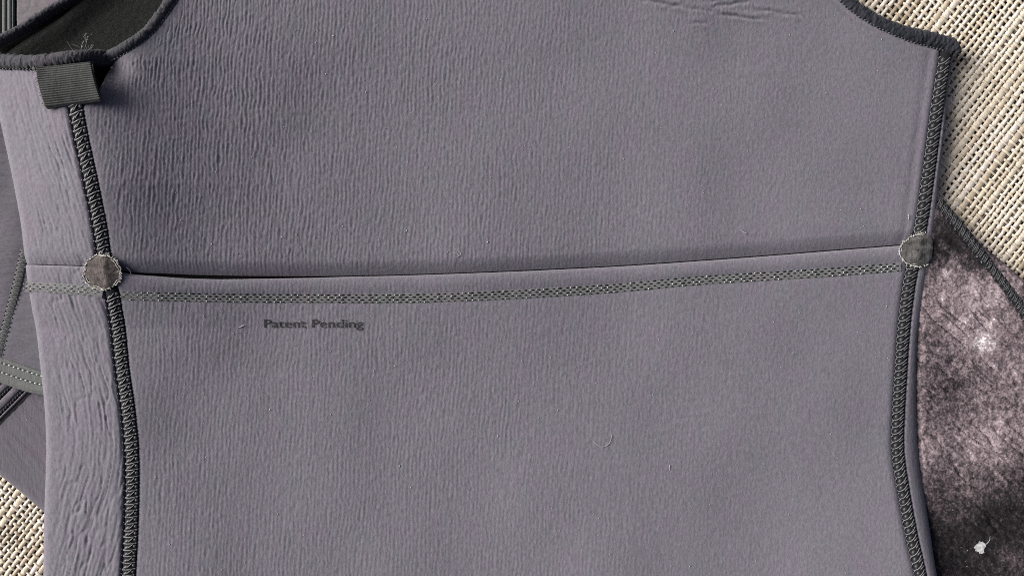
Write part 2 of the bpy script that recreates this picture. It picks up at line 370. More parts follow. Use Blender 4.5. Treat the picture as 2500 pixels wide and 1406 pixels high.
def wrinkles(x, y):
    u = (x - LEFT_EDGE(y)); wd = SIDE_R(y) - LEFT_EDGE(y); f = u / np.maximum(wd, 20)
    tilt = np.interp(y, [150, 600, 760, 1000, 1120, 1400], [.06, .10, .16, .10, -.22, -.24])
    ty = np.arange(100, 1520, 5.); to_ = np.cumsum(np.interp(ty, [150, 600, 760, 980, 1180, 1400], [.06, .12, .16, .08, -.20, -.20])) * 5; xx = f * 180 - np.interp(y, ty, to_)
    e = sstep(.06, .45, f) * (1 - .35 * sstep(.85, 1, f))
    n1 = fbm(xx / 17., y / 80., 31, 2); n2 = vnoise(xx / 9., y / 75., 33)
    z = -2.7 * np.clip(1 - np.abs(n1) / .2, 0, 1) ** 1.5 * (.35 + .65 * sstep(-.3, .4, vnoise(x / 60., y / 90., 34)))
    z = z + .8 * n2 + .34 * np.sin(2 * np.pi * (xx + 5 * vnoise(x / 30., y / 50., 35)) / 11.)
    return e * z + .75 * fbm(x / 6.5, y / 10., 36, 2)
def z_side(x, y):
    dE = x - LEFT_EDGE(y); dS = SIDE_R(y) - x
    return HT(x, y) + wrinkles(x, y) + rnd(dE, 22, 18) + rnd(dS, 13, 10)
def z_side_up(x, y): return z_side(x, y) - 10 * np.clip(1 - (FOLD(x) - y) / 40., 0, 1) ** 2.2
def z_side_lo(x, y): return z_side(x, y) + rnd(y - FOLD(x) - 1, 8, 6) - 1.8 * np.exp(-((y - LAD(x)) / 12.) ** 2)
panel("side_panel", LEFT_EDGE, SIDE_R, const(150), FOLD, 2.2, 3.4, z_side_up, M['jersey_side'], suit, skirt=110)
panel("side_panel", LEFT_EDGE, SIDE_R, lambda x: FOLD(x) + 1, const(1480), 2.2, 3.4, z_side_lo, M['jersey_side'], suit, skirt=110)
STRIP_L = lambda y: XSR(y) + 14
def z_strip(x, y):
    dE = RIGHT_EDGE(y) - x; dS = x - STRIP_L(y)
    wd = np.maximum(RIGHT_EDGE(y) - STRIP_L(y), 6)
    return HT(x, y) + rnd(dE, wd * .8, np.minimum(wd * .7, 26)) + rnd(dS, 6, 5) + .3 * fbm(x / 7., y / 12., 41, 2) + rnd(np.abs(y - FOLD(x)), 12, 5) - .22 * (x - STRIP_L(y)) - 10 * sstep(330, 180, y)
panel("edge_strip", STRIP_L, RIGHT_EDGE, const(122), const(1480), 1.8, 4.0, z_strip, M['jersey'], suit, skirt=60)
# inner layer below the seams and the fold
XI, YI = np.meshgrid(np.linspace(0, 1, 220), np.linspace(150, 1480, 150))
xl_, xr_ = LEFT_EDGE(YI) + 22, RIGHT_EDGE(YI) - 14; XI = xl_ + XI * (xr_ - xl_)
link_mesh("inner_layer", world(XI, YI, HT(XI, YI) - 24, HT(XI, YI)).reshape(-1, 3), gridquads(*XI.shape), M['inner'], suit)
XI, YI = np.meshgrid(np.linspace(0, 1, 160), np.linspace(-70, 160, 30)); xl_, xr_ = FRONT_L(YI) + 6, FRONT_R(YI) - 6
XI = xl_ + XI * (xr_ - xl_)
link_mesh("inner_layer", world(XI, YI, HT(XI, YI) - 26, HT(XI, YI)).reshape(-1, 3), gridquads(*XI.shape), M['inner'], suit)

# ------------------------------------------------------------------ seams with one object per stitch
def sweep(c, half, height, zb, prof=9, ridge=None, skew=0.0, hb=HT, sink=10):
    t = tangents(c); nrm = np.stack([t[:, 1], -t[:, 0]], 1)          # to the right when going down the picture
    a = np.linspace(np.pi, 0, prof); s = np.arange(len(c)) * np.linalg.norm(c[1] - c[0])
    off = np.concatenate([[-1], np.cos(a), [1]]); up = np.concatenate([[-sink / height], np.sin(a), [-sink / height]])
    hv = np.broadcast_to(half, (len(c),))
    R = np.ones((len(c), len(off)))
    if ridge: R = 1 + ridge(s[:, None], off[None])
    X = c[:, 0:1] + nrm[:, 0:1] * off * hv[:, None] * R; Y = c[:, 1:2] + nrm[:, 1:2] * off * hv[:, None] * R
    zz = zb[:, None] + up * height * np.where(up > 0, R, 1)
    return X, Y, zz, np.broadcast_to(hb(c[:, 0], c[:, 1])[:, None], X.shape), gridquads(len(c), len(off))
def roll(name, c, half, height, zb, material, parent, ridge=None, hb=HT, prof=9, sink=10):
    X, Y, Z, H, q = sweep(c, half, height, zb, prof, ridge, hb=hb, sink=sink)
    V = world(X, Y, Z, H).reshape(-1, 3)
    a, b_, c_ = V[q[5][0]], V[q[5][1]], V[q[5][2]]
    if np.cross(b_ - a, c_ - a)[2] < 0: q = q[:, ::-1]
    return link_mesh(name, V, q, material, parent)
def arc3(pts, n=7):
    p = np.array(pts, float); t = np.linspace(0, len(p) - 1, n); i = np.arange(len(p))
    return np.stack([np.interp(t, i, p[:, k]) for k in range(3)], 1)
def smooth3(pts, n=8):
    p = np.array(pts, float); c2 = curve(p[:, :2], 1.0); t = np.linspace(0, 1, n)
    tt = np.linspace(0, 1, len(c2)); zz = np.interp(t, np.linspace(0, 1, len(p)), p[:, 2])
    return np.stack([np.interp(t, tt, c2[:, 0]), np.interp(t, tt, c2[:, 1]), zz], 1)
def stitch_mesh(kind, var):
    r = random.Random(kind + str(var)); g = Geo(); j = lambda a: r.uniform(-a, a)
    def tb(pts, rad, m, n=8): V, q = tube_v(smooth3(pts, n), rad, 5); g.add(V, q, m)
    def bl(c, rx, ry, rz, ang, m): V, q = blob_v(c, rx, ry, rz, ang); g.add(V, q, m)
    if kind == "left":
        tb([(-17, 9 + j(.6), 4), (-9, 8 + j(.5), 9), (2, 6, 12), (12, 4 + j(.5), 9)], 1.25, 0)
        tb([(-17, 7.6, 4), (-8, 4 + j(1), 9.5), (1, -3 + j(1), 12.4), (7, -9.5, 11)], 1.25, 0)
        bl((13, 4, 8.5), 2.6, 2.2, 2, 0, 0)
        tb([(13, 5, 8), (18, -2, 2), (17, -9, 2), (13, -13, 8)], 1.1, 1)
        bl((-6, .5, 9), 8.5, 4.6, 3.2, -.55, 2)
        bl((10.5, -4.5, 8.5), 5, 4.6, 3, .3, 1)
        bl((-21 + j(1), 6 + j(2), 4), 2.0, 1.6, 1.6, 0, 0)
    elif kind == "right":
        tb([(-14, 8.5, 6), (-17, 2 + j(1), 4), (-16.5, -4, 4), (-13, -8, 7)], 1.2, 0)
        tb([(-14, 8, 7), (-6, 6 + j(.6), 11), (2, 0 + j(.6), 12.5), (10, -8, 9)], 1.3, 0)
        bl((-6.5, -1, 9.5), 6.0, 5.2, 3, -.4, 2)
        bl((5, 4 + j(.5), 10.4), 8.2, 2.9, 2.6, -.65, 2)
        tb([(13, 8.2, 5), (15.6, 2 + j(1), 3), (15, -4, 3), (13, -8, 5)], 1.2, 0)
    elif kind == "print":
        for k in range(5):
            o = -7.5 + k * 3.3
            tb([(-13 + j(2), 5 + o * .55 + j(1), 3), (-4, 2 + o * .9 + j(1), 9 + j(1.5)), (5, -2 + o * .9 + j(1), 9), (13 + j(2), -6 + o * .6, 3)], 1.0, 1)
        bl((-12, 3, 5), 2.2, 2.4, 2.2, .3, 2 if var else 0); bl((12, -4, 4), 3, 2.6, 2.6, .3, 2)
    else:                                                    # zigzag
        tb([(-9, 6, 2), (-2, 3.5, 4.6), (9, 1, 2)], 1.2, 0, 6); tb([(-9, -6, 2), (0, -2, 4.6), (9, .6, 2)], 1.2, 0, 6)
        bl((-11, 0, 2), 1.6, 4, 1.5, 0, 1); bl((11, 0, 2), 2.0, 3, 1.5, 0, 1)
    V = np.vstack(g.V); V = V * S; V[:, 1] *= -1
    Q = np.vstack(g.Q)[:, ::-1]
    o = link_mesh("stitch", V, Q, [M['thread'], M['thread_dark'], M['pad']], None, np.concatenate(g.M))
    me = o.data; bpy.data.objects.remove(o); return me
def stitches(kind, c, pitch, zb, parent, hb=HT, scale=1.0, skip=None):
    mes = [stitch_mesh(kind, v) for v in range(4)]
    L = np.concatenate([[0], np.cumsum(np.linalg.norm(np.diff(c, axis=0), axis=1))]); t = tangents(c); s = 6.0
    while s < L[-1]:
        x, y = np.interp(s, L, c[:, 0]), np.interp(s, L, c[:, 1]); dx, dy = np.interp(s, L, t[:, 0]), np.interp(s, L, t[:, 1])
        p = pitch(y) if callable(pitch) else pitch
        if not (skip and skip(x, y)):
            o = bpy.data.objects.new("stitch", random.choice(mes)); COL.objects.link(o); o.parent = parent
            z = float(np.interp(s, L, zb)); o.location = world(np.array(x), np.array(y), z, hb(np.array(x), np.array(y)))
            o.rotation_euler = (0, 0, math.atan2(dx, dy) + random.uniform(-.05, .05))
            k = scale * random.uniform(.95, 1.05); o.scale = (k, k * p / 17.0, scale)
        s += p * random.uniform(.97, 1.03)
cL = curve([p for p in SEAM_L], 4.0); cR = curve(SEAM_R, 4.0)
zL = HT(cL[:, 0], cL[:, 1]) - 9; zR = HT(cR[:, 0] - 2, cR[:, 1]) - 9
seamL = roll("side_seam", cL, 17.5, 11, zL, M['base'], suit)
tag(seamL, "dark overlocked side seam with pale zigzag thread on the left")
stitches("left", cL, lambda y: np.interp(y, [200, 500, 700, 1000, 1400], [21, 19.5, 18, 17.5, 15.5]), zL, seamL, skip=lambda x, y: y < 240 or 622 < y < 706 or y > 1440)
seamR = roll("side_seam", cR, 15.5, 11, zR, M['base'], suit)
tag(seamR, "black overlocked side seam along the right edge")
stitches("right", cR, lambda y: np.interp(y, [130, 500, 900, 1400], [21, 19, 17, 18]), zR, seamR, scale=.98, skip=lambda x, y: y < 130 or 575 < y < 648 or y > 1440)

# ------------------------------------------------------------------ bindings of the armholes
def binding(name, pts, half, height, zoff, material, hb, pitch, side, label=None, parent=suit, zb=None, edge=True, edgeoff=.95):
    c = curve(pts, 1.6)
    rg = lambda s, o: .055 * np.sin(2 * np.pi * (s + 5 * o + 7 * vnoise(s / 25., o, 51)) / pitch) * (.5 + vnoise(s / 31., o * .7, 53)) + .17 * fbm(s / 5., o * 2.6, 52, 3)
    zz = hb(c[:, 0], c[:, 1]) + zoff if zb is None else np.full(len(c), zb)
    b_ = roll(name, c, half, height, zz, material, parent, ridge=rg, hb=hb, prof=13, sink=16)
    if label: tag(b_, label)
    if edge:
        t = tangents(c); nr = np.stack([t[:, 1], -t[:, 0]], 1) * side; g = Geo(); hv = np.broadcast_to(half, (len(c),))
        for k in range(2, len(c) - 2, 5):
            p = c[k] + nr[k] * (hv[k] * edgeoff + random.uniform(-1, 1)); ang = math.atan2(t[k, 1], t[k, 0])
            V, q = blob_v((0, 0, 0), 4.4, 2.4, 2.6, ang + random.uniform(-.5, .2), 7, 4)
            V = world(V[:, 0] + p[0], V[:, 1] + p[1], V[:, 2] + zz[k] + height * .42, float(hb(p[0], p[1]))); g.add(V, q[:, ::-1])
        tag(g.build("overlock_stitches", M['thread_dark'] if side < 0 else M['band'], b_), kind="stuff")
    return b_
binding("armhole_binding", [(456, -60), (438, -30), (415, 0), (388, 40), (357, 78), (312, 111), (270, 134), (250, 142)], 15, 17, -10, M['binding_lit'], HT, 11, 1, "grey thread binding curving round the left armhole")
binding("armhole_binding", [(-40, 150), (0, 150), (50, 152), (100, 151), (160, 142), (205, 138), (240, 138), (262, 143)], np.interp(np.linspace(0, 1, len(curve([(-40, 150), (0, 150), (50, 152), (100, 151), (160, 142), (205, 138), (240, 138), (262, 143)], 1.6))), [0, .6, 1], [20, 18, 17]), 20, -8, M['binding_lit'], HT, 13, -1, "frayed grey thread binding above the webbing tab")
rb = [(2000, -60), (2042, -30), (2070, 0), (2099, 24), (2151, 55), (2214, 80), (2268, 95), (2310, 106), (2334, 118), (2338, 130)]
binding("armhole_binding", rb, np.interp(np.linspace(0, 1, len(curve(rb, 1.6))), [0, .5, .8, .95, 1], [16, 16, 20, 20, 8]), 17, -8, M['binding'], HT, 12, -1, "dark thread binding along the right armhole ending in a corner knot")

# back layer seen through the left armhole
hb_back = const2 = (lambda x, y=None: np.full(np.shape(x), 40.0))
def flat_sheet(name, X, Y, Z, hbv, material, parent):
    V = world(X, Y, Z, hbv).reshape(-1, 3); q = gridquads(*X.shape)
    a, b_, c_ = V[q[len(q) // 2][0]], V[q[len(q) // 2][1]], V[q[len(q) // 2][2]]
    if np.cross(b_ - a, c_ - a)[2] < 0: q = q[:, ::-1]
    return link_mesh(name, V, q, material, parent)
bk = yof([(-60, 130), (-30, 115), (0, 97), (54, 69), (106, 34), (163, 0), (230, -45), (300, -90)])
XB, VB = np.meshgrid(np.linspace(39, 240, 70), np.linspace(0, 1, 40)); YB = -90 + VB * (np.maximum(bk(XB) + 4, -88) + 90)
flat_sheet("back_panel", XB, YB, 40 + 1.2 * fbm(XB / 12., YB / 12., 61) + rnd(XB - 39, 5, 4), 40., M['back'], suit)
for x0, x1 in ((5, 16.5), (17.5, 29), (30, 34.5)):
    XB, YB = np.meshgrid(np.linspace(x0, x1, 9), np.linspace(-90, 100, 40)); YB = np.minimum(YB, bk(XB) + 3)
    f = (XB - x0) / (x1 - x0)
    flat_sheet("shoulder_tape", XB, YB, 38 + 5 * np.sqrt(np.clip(1 - (2 * f - 1) ** 2, 0, 1)) * np.ones_like(XB), 40., M['tape'], suit)
flat_sheet("tape_backing", *[a.astype(float) for a in np.meshgrid(np.linspace(5, 42, 4), np.linspace(-90, 80, 6))], 33., 40., M['base'], suit)
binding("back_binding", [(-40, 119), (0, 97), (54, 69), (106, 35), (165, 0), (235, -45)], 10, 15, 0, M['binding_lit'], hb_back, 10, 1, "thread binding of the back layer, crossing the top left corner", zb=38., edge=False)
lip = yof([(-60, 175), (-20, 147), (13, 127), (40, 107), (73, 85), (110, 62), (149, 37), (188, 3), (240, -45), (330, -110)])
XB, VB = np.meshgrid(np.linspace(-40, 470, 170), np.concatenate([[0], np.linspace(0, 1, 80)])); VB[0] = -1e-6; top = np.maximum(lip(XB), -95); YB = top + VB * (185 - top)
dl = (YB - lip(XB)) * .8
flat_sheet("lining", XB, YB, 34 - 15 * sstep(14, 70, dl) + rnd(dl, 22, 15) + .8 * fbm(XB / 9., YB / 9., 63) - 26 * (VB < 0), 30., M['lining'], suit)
XB, YB = np.meshgrid(np.linspace(-60, 300, 8), np.linspace(-95, 190, 8))
flat_sheet("inner_layer", XB, YB, 13 + 0 * XB, 13., M['inner'], suit)  # black sheet standing for the shade in the armhole gap

# ------------------------------------------------------------------ webbing tab
U, Vv = np.meshgrid(np.linspace(0, 1, 60), np.linspace(0, 1, 130))
cor = dict(tl=(84, 164), tr=(227, 156), bl=(107, 263), br=(252, 249))
X = (cor['tl'][0] * (1 - U) + cor['tr'][0] * U) * (1 - Vv) + (cor['bl'][0] * (1 - U) + cor['br'][0] * U) * Vv
Y = (cor['tl'][1] * (1 - U) + cor['tr'][1] * U) * (1 - Vv) + (cor['bl'][1] * (1 - U) + cor['br'][1] * U) * Vv
HBF = HT(150 + 0 * X, Y) + 2.5 * vnoise(X / 45, Y / 60, 72); HB = HBF + 14
Zt = HBF + 11 + 22 * U ** 1.4 + 7 * np.sin(np.pi * Vv) - 5 * Vv - 3 * (1 - Vv) + .8 * np.cos(2 * np.pi * Vv * 18) + rnd((1 - Vv) * 95, 8, 9) + 1.0 * fbm(X / 30, Y / 30, 71)
tab = flat_sheet("webbing_tab", X, Y, Zt, HB, M['webbing'], suit)
md = tab.modifiers.new("thickness", 'SOLIDIFY'); md.thickness = 5 * S; md.offset = -1
tag(tab, "short loop of dark grey ribbed webbing sewn under the left armhole")
g = Geo()                                                   # folded under half of the loop
Zu = HBF - 4 + 18 * U ** 1.4
sh = flat_sheet("webbing_fold", X - 1, Y + 1, Zu, HB, M['webbing'], tab)
for k in range(34):                                         # pale fray down the left selvedge
    v = random.random(); x0 = cor['tl'][0] + (cor['bl'][0] - cor['tl'][0]) * v; y0 = cor['tl'][1] + (cor['bl'][1] - cor['tl'][1]) * v
    a = random.uniform(2.2, 4.0); L = random.uniform(3, 8)
    P = np.array([[x0 + L * t * math.cos(a) + random.uniform(-.5, .5), y0 + L * t * math.sin(a), float(HT(x0, y0)) + 13 + 2 * t] for t in (0, .5, 1)])
    V, q = tube_v(world(P[:, 0], P[:, 1], P[:, 2], P[:, 2]), .6 * S, 4); g.add(V, q)
tag(g.build("selvedge_fray", M['glint'], tab), kind="stuff")
# loose thread ends at the armhole corner
g = Geo()
for k in range(26):
    x0, y0 = 212 + random.gauss(0, 9), 132 + random.gauss(0, 6); L = random.uniform(10, 48 if k < 9 else 20); a = -math.pi / 2 + random.gauss(0, .28 if k < 9 else 1.2); cu = random.uniform(-.9, .9)
    tt = np.linspace(0, 1, 7); P = np.stack([x0 + L * tt * np.cos(a + cu * tt), y0 + L * tt * np.sin(a + cu * tt), 128 + 10 * tt], 1)
    V, q = tube_v(world(P[:, 0], P[:, 1], P[:, 2], 128), .9 * S, 5); g.add(V, q)
for k in range(14):
    V, q = blob_v((0, 0, 0), random.uniform(1.5, 3.6), random.uniform(1, 2), 1.6, random.random() * 3)
    x0, y0 = (random.gauss(214, 4), random.gauss(90, 7)) if k < 8 else (random.uniform(90, 235), random.gauss(146, 6))
    g.add(world(V[:, 0] + x0, V[:, 1] + y0, V[:, 2] + 140, 140), q[:, ::-1])
tag(g.build("frayed_thread", M['thread'], suit), "tuft of frayed grey thread standing up from the left armhole corner", kind="stuff")

# ------------------------------------------------------------------ ladder stitch band under the fold
cS = curve(LADDER, 3.0); tS = tangents(cS); nS = np.stack([-tS[:, 1], tS[:, 0]], 1)       # downwards
offs = np.linspace(-13, 13, 9); X = cS[:, 0:1] + nS[:, 0:1] * offs; Y = cS[:, 1:2] + nS[:, 1:2] * offs
gap_ = 0
Zb = HT(X, Y) - 1.2 + 1.6 * np.sqrt(np.clip(1 - (offs / 13.5) ** 2, 0, 1))[None] + .3 * fbm(X / 4, Y / 3, 81, 2)
okc = ~((np.abs(cS[:, 0] - XSL(cS[:, 1])) < 22))
band_parts = []
def sub_band(sl_):
    Xs, Ys, Zs = X[sl_], Y[sl_], Zb[sl_]
    return flat_sheet("stitch_band", Xs, Ys, Zs, HT(Xs, Ys), M['band'], suit)
i0 = int(np.argmax(~okc)); i1 = len(okc) - int(np.argmax((~okc)[::-1]))
bandA = sub_band(np.s_[:i0]); bandB = sub_band(np.s_[i1:])
for band, lo, hi in ((bandA, 0, i0), (bandB, i1, len(cS))):
    gh, gg = Geo(), Geo(); Ls = np.arange(len(cS)) * 3.0; s = lo * 3 + 5.0; row = 0
    while s < hi * 3 - 6:
        for r_ in range(4):
            ss = s + (8.3 if r_ % 2 else 0); k = min(len(cS) - 1, int(ss / 3))
            p = cS[k] + nS[k] * (-8.6 + 5.9 * r_) ; ang = math.atan2(tS[k, 1], tS[k, 0]) - .12
            wear = float(vnoise(p[0] / 90., r_ * .3, 83)); x_ = float(p[0])
            big = (.95 if x_ > 380 else .55) * random.uniform(.75, 1.15) * (.72 if r_ == 3 else 1) * (1 + .12 * wear)
            z = float(HT(p[0], p[1])) + .7
            V, q = blob_v((0, 0, 0), 5.2 * big, 2.35 * big, .9, ang, 8, 4)
            gh.add(world(V[:, 0] + p[0], V[:, 1] + p[1], V[:, 2] + z, float(HT(p[0], p[1]))), q[:, ::-1])
            if random.random() < .28 + .35 * max(0, wear) + (.35 if x_ < 420 else 0):
                V, q = blob_v((0, 0, 0), random.uniform(1.4, 2.6), random.uniform(1, 1.5), 1.3, ang - .8, 6, 4)
                gg.add(world(V[:, 0] + p[0] - 6.2, V[:, 1] + p[1] + .5, V[:, 2] + z + .6, float(HT(p[0], p[1]))), q[:, ::-1])  # pale blobs: glints painted as colour, with light loops at the left
        s += 16.6 * random.uniform(.97, 1.03)
    tag(gh.build("stitch_hole", M['hole'], band), kind="stuff"); tag(gg.build("loop_glint", M['glint'], band), kind="stuff")

# ------------------------------------------------------------------ round patches over the seam crossings
def patch(outline, hfun, zup, material, label, rim_ok, seed):
    c = curve(outline + [outline[0]], 2.5)[:-1]; cen = c.mean(0); ia = np.arange(len(c)) / 5.; c = cen + (c - cen) * (1 + .035 * vnoise(ia, ia * 0, seed) + .02 * vnoise(ia * 2.7, ia * 0, seed + 1))[:, None]; rr = np.linspace(0, 1, 16)[1:]
    X = cen[0] + (c[:, 0] - cen[0])[None] * rr[:, None]; Y = cen[1] + (c[:, 1] - cen[1])[None] * rr[:, None]
    sx = XSL(Y) if cen[0] < 1250 else XSR(Y); Z = hfun(X, Y) + 4.5 * np.exp(-((X - sx) / 13.) ** 2) * (1 - rr[:, None] ** 4) - 3 * np.exp(-((Y - FOLD(X)) / 6.) ** 2) * (1 - rr[:, None] ** 4) + zup * np.sqrt(np.clip(1 - .82 * rr[:, None] ** 2, 0, 1)) + 2.4 * fbm((X + .5 * Y) / 15, (Y - .3 * X) / 8, seed)
    n_ = len(c); V = np.vstack([world(np.array([cen[0]]), np.array([cen[1]]), np.array([hfun(cen[0], cen[1]) + zup]), hfun(cen[0], cen[1])), world(X, Y, Z, HT(X, Y) + 0 * X).reshape(-1, 3)])
    i = np.arange(len(rr) - 1)[:, None]; j = np.arange(n_)[None]; j2 = (j + 1) % n_
    Q = 1 + np.stack([i * n_ + j, (i + 1) * n_ + j, (i + 1) * n_ + j2, i * n_ + j2], -1).reshape(-1, 4)
    T = np.stack([np.zeros(n_, int), 1 + np.arange(n_), 1 + (np.arange(n_) + 1) % n_], 1)
    a, b_, d_ = V[T[0][0]], V[T[0][1]], V[T[0][2]]
    if np.cross(b_ - a, d_ - a)[2] < 0: T = T[:, ::-1]; 
    a, b_, d_ = V[Q[0][0]], V[Q[0][1]], V[Q[0][2]]
    if np.cross(b_ - a, d_ - a)[2] < 0: Q = Q[:, ::-1]
    p = link_mesh("seam_patch", V, Q, material, suit, T=T); tag(p, label)
    g = Geo(); r = random.Random(seed); k = 0
    while k < n_:
        L = r.randint(3, 9)
        idx = [(k + q_) % n_ for q_ in range(L + 1)]
        if rim_ok(*c[idx[0]]) and r.random() < .84:
            P = c[idx] + np.array([[r.uniform(-.9, .9), r.uniform(-.9, .9)] for _ in idx]); z = hfun(P[:, 0], P[:, 1]) + zup * .42 + 1.2
            V, q = tube_v(world(P[:, 0], P[:, 1], z, HT(P[:, 0], P[:, 1])), np.array([r.uniform(.2, 1.9) for _ in idx]) * S, 6); g.add(V, q)
            if r.random() < .4:
                P = cen + (P - cen) * r.uniform(.86, .95); z = hfun(P[:, 0], P[:, 1]) + zup * .62 + .8
                V, q = tube_v(world(P[:, 0], P[:, 1], z, HT(P[:, 0], P[:, 1])), np.array([r.uniform(.3, 1.3) for _ in idx]) * S, 5); g.add(V, q)
        k += L
    for k in range(90):
        q0 = c[r.randrange(n_)]
        if not rim_ok(*q0): continue
        a = math.atan2(q0[1] - cen[1], q0[0] - cen[0]) + r.uniform(-1.4, 1.4); L = r.uniform(2, 6); x0, y0 = q0 + np.array([r.uniform(-2.5, 1.5), r.uniform(-2.5, 1.5)])
        P = np.array([[x0 + L * t * math.cos(a), y0 + L * t * math.sin(a)] for t in (0, .5, 1)]); z = hfun(P[:, 0], P[:, 1]) + zup * .42 + 2.5
        V, q = tube_v(world(P[:, 0], P[:, 1], z, HT(P[:, 0], P[:, 1])), .6 * S, 4); g.add(V, q)
    tag(g.build("frayed_rim", M['fray'], p), kind="stuff"); return p
th = np.linspace(0, 2 * np.pi, 17)[:-1]
outL = [(252 + 46.5 * math.cos(a) * (1 + .03 * math.sin(3 * a)), 665 + 42.5 * math.sin(a)) for a in th]
patch(outL, lambda x, y: HT(x, y) + .06 * (x - 252), 8, M['patch'], "round brown patch with frayed pale rim on the left seam", lambda x, y: True, 5)
outR = [(2194, 608), (2204, 594), (2222, 581), (2244, 572), (2260, 573), (2272, 581), (2277, 598), (2275, 620), (2270, 636), (2255, 648), (2240, 651), (2222, 647), (2205, 636), (2196, 623)]
def hR(x, y): return HT(np.minimum(x, 2240), y) + rnd(RIGHT_EDGE(y) + 6 - x, 26, 10) - 4 * np.exp(-((y - 600) / 7.) ** 2) * sstep(2215, 2260, x)
patch(outR, hR, 8, M['patch2'], "grey fabric patch wrapped over the right seam", lambda x, y: x < 2262, 9)
g = Geo()                                                   # bead of dried glue beside the left patch
P = curve([(306, 652), (314, 660), (317, 672), (311, 684), (306, 689)], 2)
V, q = tube_v(world(P[:, 0], P[:, 1], HT(P[:, 0], P[:, 1]) - 7, HT(P[:, 0], P[:, 1])), np.abs(np.sin(np.arange(len(P)) * 1.7)) * .8 * S + .5 * S, 5); g.add(V, q)
g.build("glue_bead", M['glint'], suit)

# ------------------------------------------------------------------ printed words
fc = bpy.data.curves.new("printed_text", 'FONT'); fc.body = "Patent Pending"; fc.size = 27.5; fc.space_character = 1.04; fc.offset = .16; fc.resolution_u = 4
fo = bpy.data.objects.new("printed_text", fc); COL.objects.link(fo); bpy.context.view_layer.update()
me0 = bpy.data.meshes.new_from_object(fo.evaluated_get(bpy.context.evaluated_depsgraph_get()))
bpy.data.objects.remove(fo)
P = np.array([v.co[:] for v in me0.vertices]); wtx = P[:, 0].max() - P[:, 0].min()
px = 645 + (P[:, 0] - P[:, 0].min()) * (242 / wtx); py = 799.5 - P[:, 1] * 1.06
zz = z_waist(px, py); zz = HT(px, py) + 1.6
W3 = world(px, py, zz, HT(px, py))
for v, c_ in zip(me0.vertices, W3): v.co = c_
me0.materials.clear(); me0.materials.append(M['ink'])
to = bpy.data.objects.new("printed_text", me0); COL.objects.link(to); adopt(to, suit)
tag(to, "small worn black print reading Patent Pending")
print("text faces", len(me0.polygons))

# =================================================================== printed garment, right
pr = thing("printed_garment", "mottled pink, white and black printed garment sticking out at the right under the torso", "garment", 2400, 1000)
PSEAM = [(2292, 492), (2312, 517), (2342, 553), (2378, 596), (2411, 640), (2445, 684), (2477, 728), (2512, 780), (2570, 868), (2640, 980)]
POUT = [(2300, 492), (2325, 516), (2352, 546), (2384, 582), (2412, 606), (2462, 647), (2510, 691), (2566, 752), (2640, 840)]
XPS = xof(PSEAM); XPO = xof(POUT)
def HP(x, y):
    x = np.asarray(x, float); y = np.asarray(y, float)
    h = np.interp(y, [480, 620, 800, 1000, 1150, 1300, 1450], [36, 40, 42, 40, 33, 24, 18])
    return h + 9 * sstep(2260, 2420, x) * sstep(1000, 1250, y) + 4 * vnoise(x / 120., y / 120., 91)
def z_print(x, y):
    # creases running down to the right
    u = x * .64 - y * .77; v_ = x * .77 + y * .64
    n1 = fbm(u / 20., v_ / 150., 92, 2); cre = -5.5 * np.clip(1 - np.abs(n1) / .16, 0, 1) ** 1.4 * (.3 + .7 * sstep(-.3, .4, vnoise(x / 70., y / 70., 93)))
    edge = rnd(XPS(y) - 12 - x, 14, 6)
    return HP(x, y) + cre * sstep(640, 800, y) + 1.2 * vnoise(u / 11., v_ / 60., 94) + .6 * fbm(x / 5., y / 5., 95, 2) + edge - 50 * sstep(2262, 2212, x)
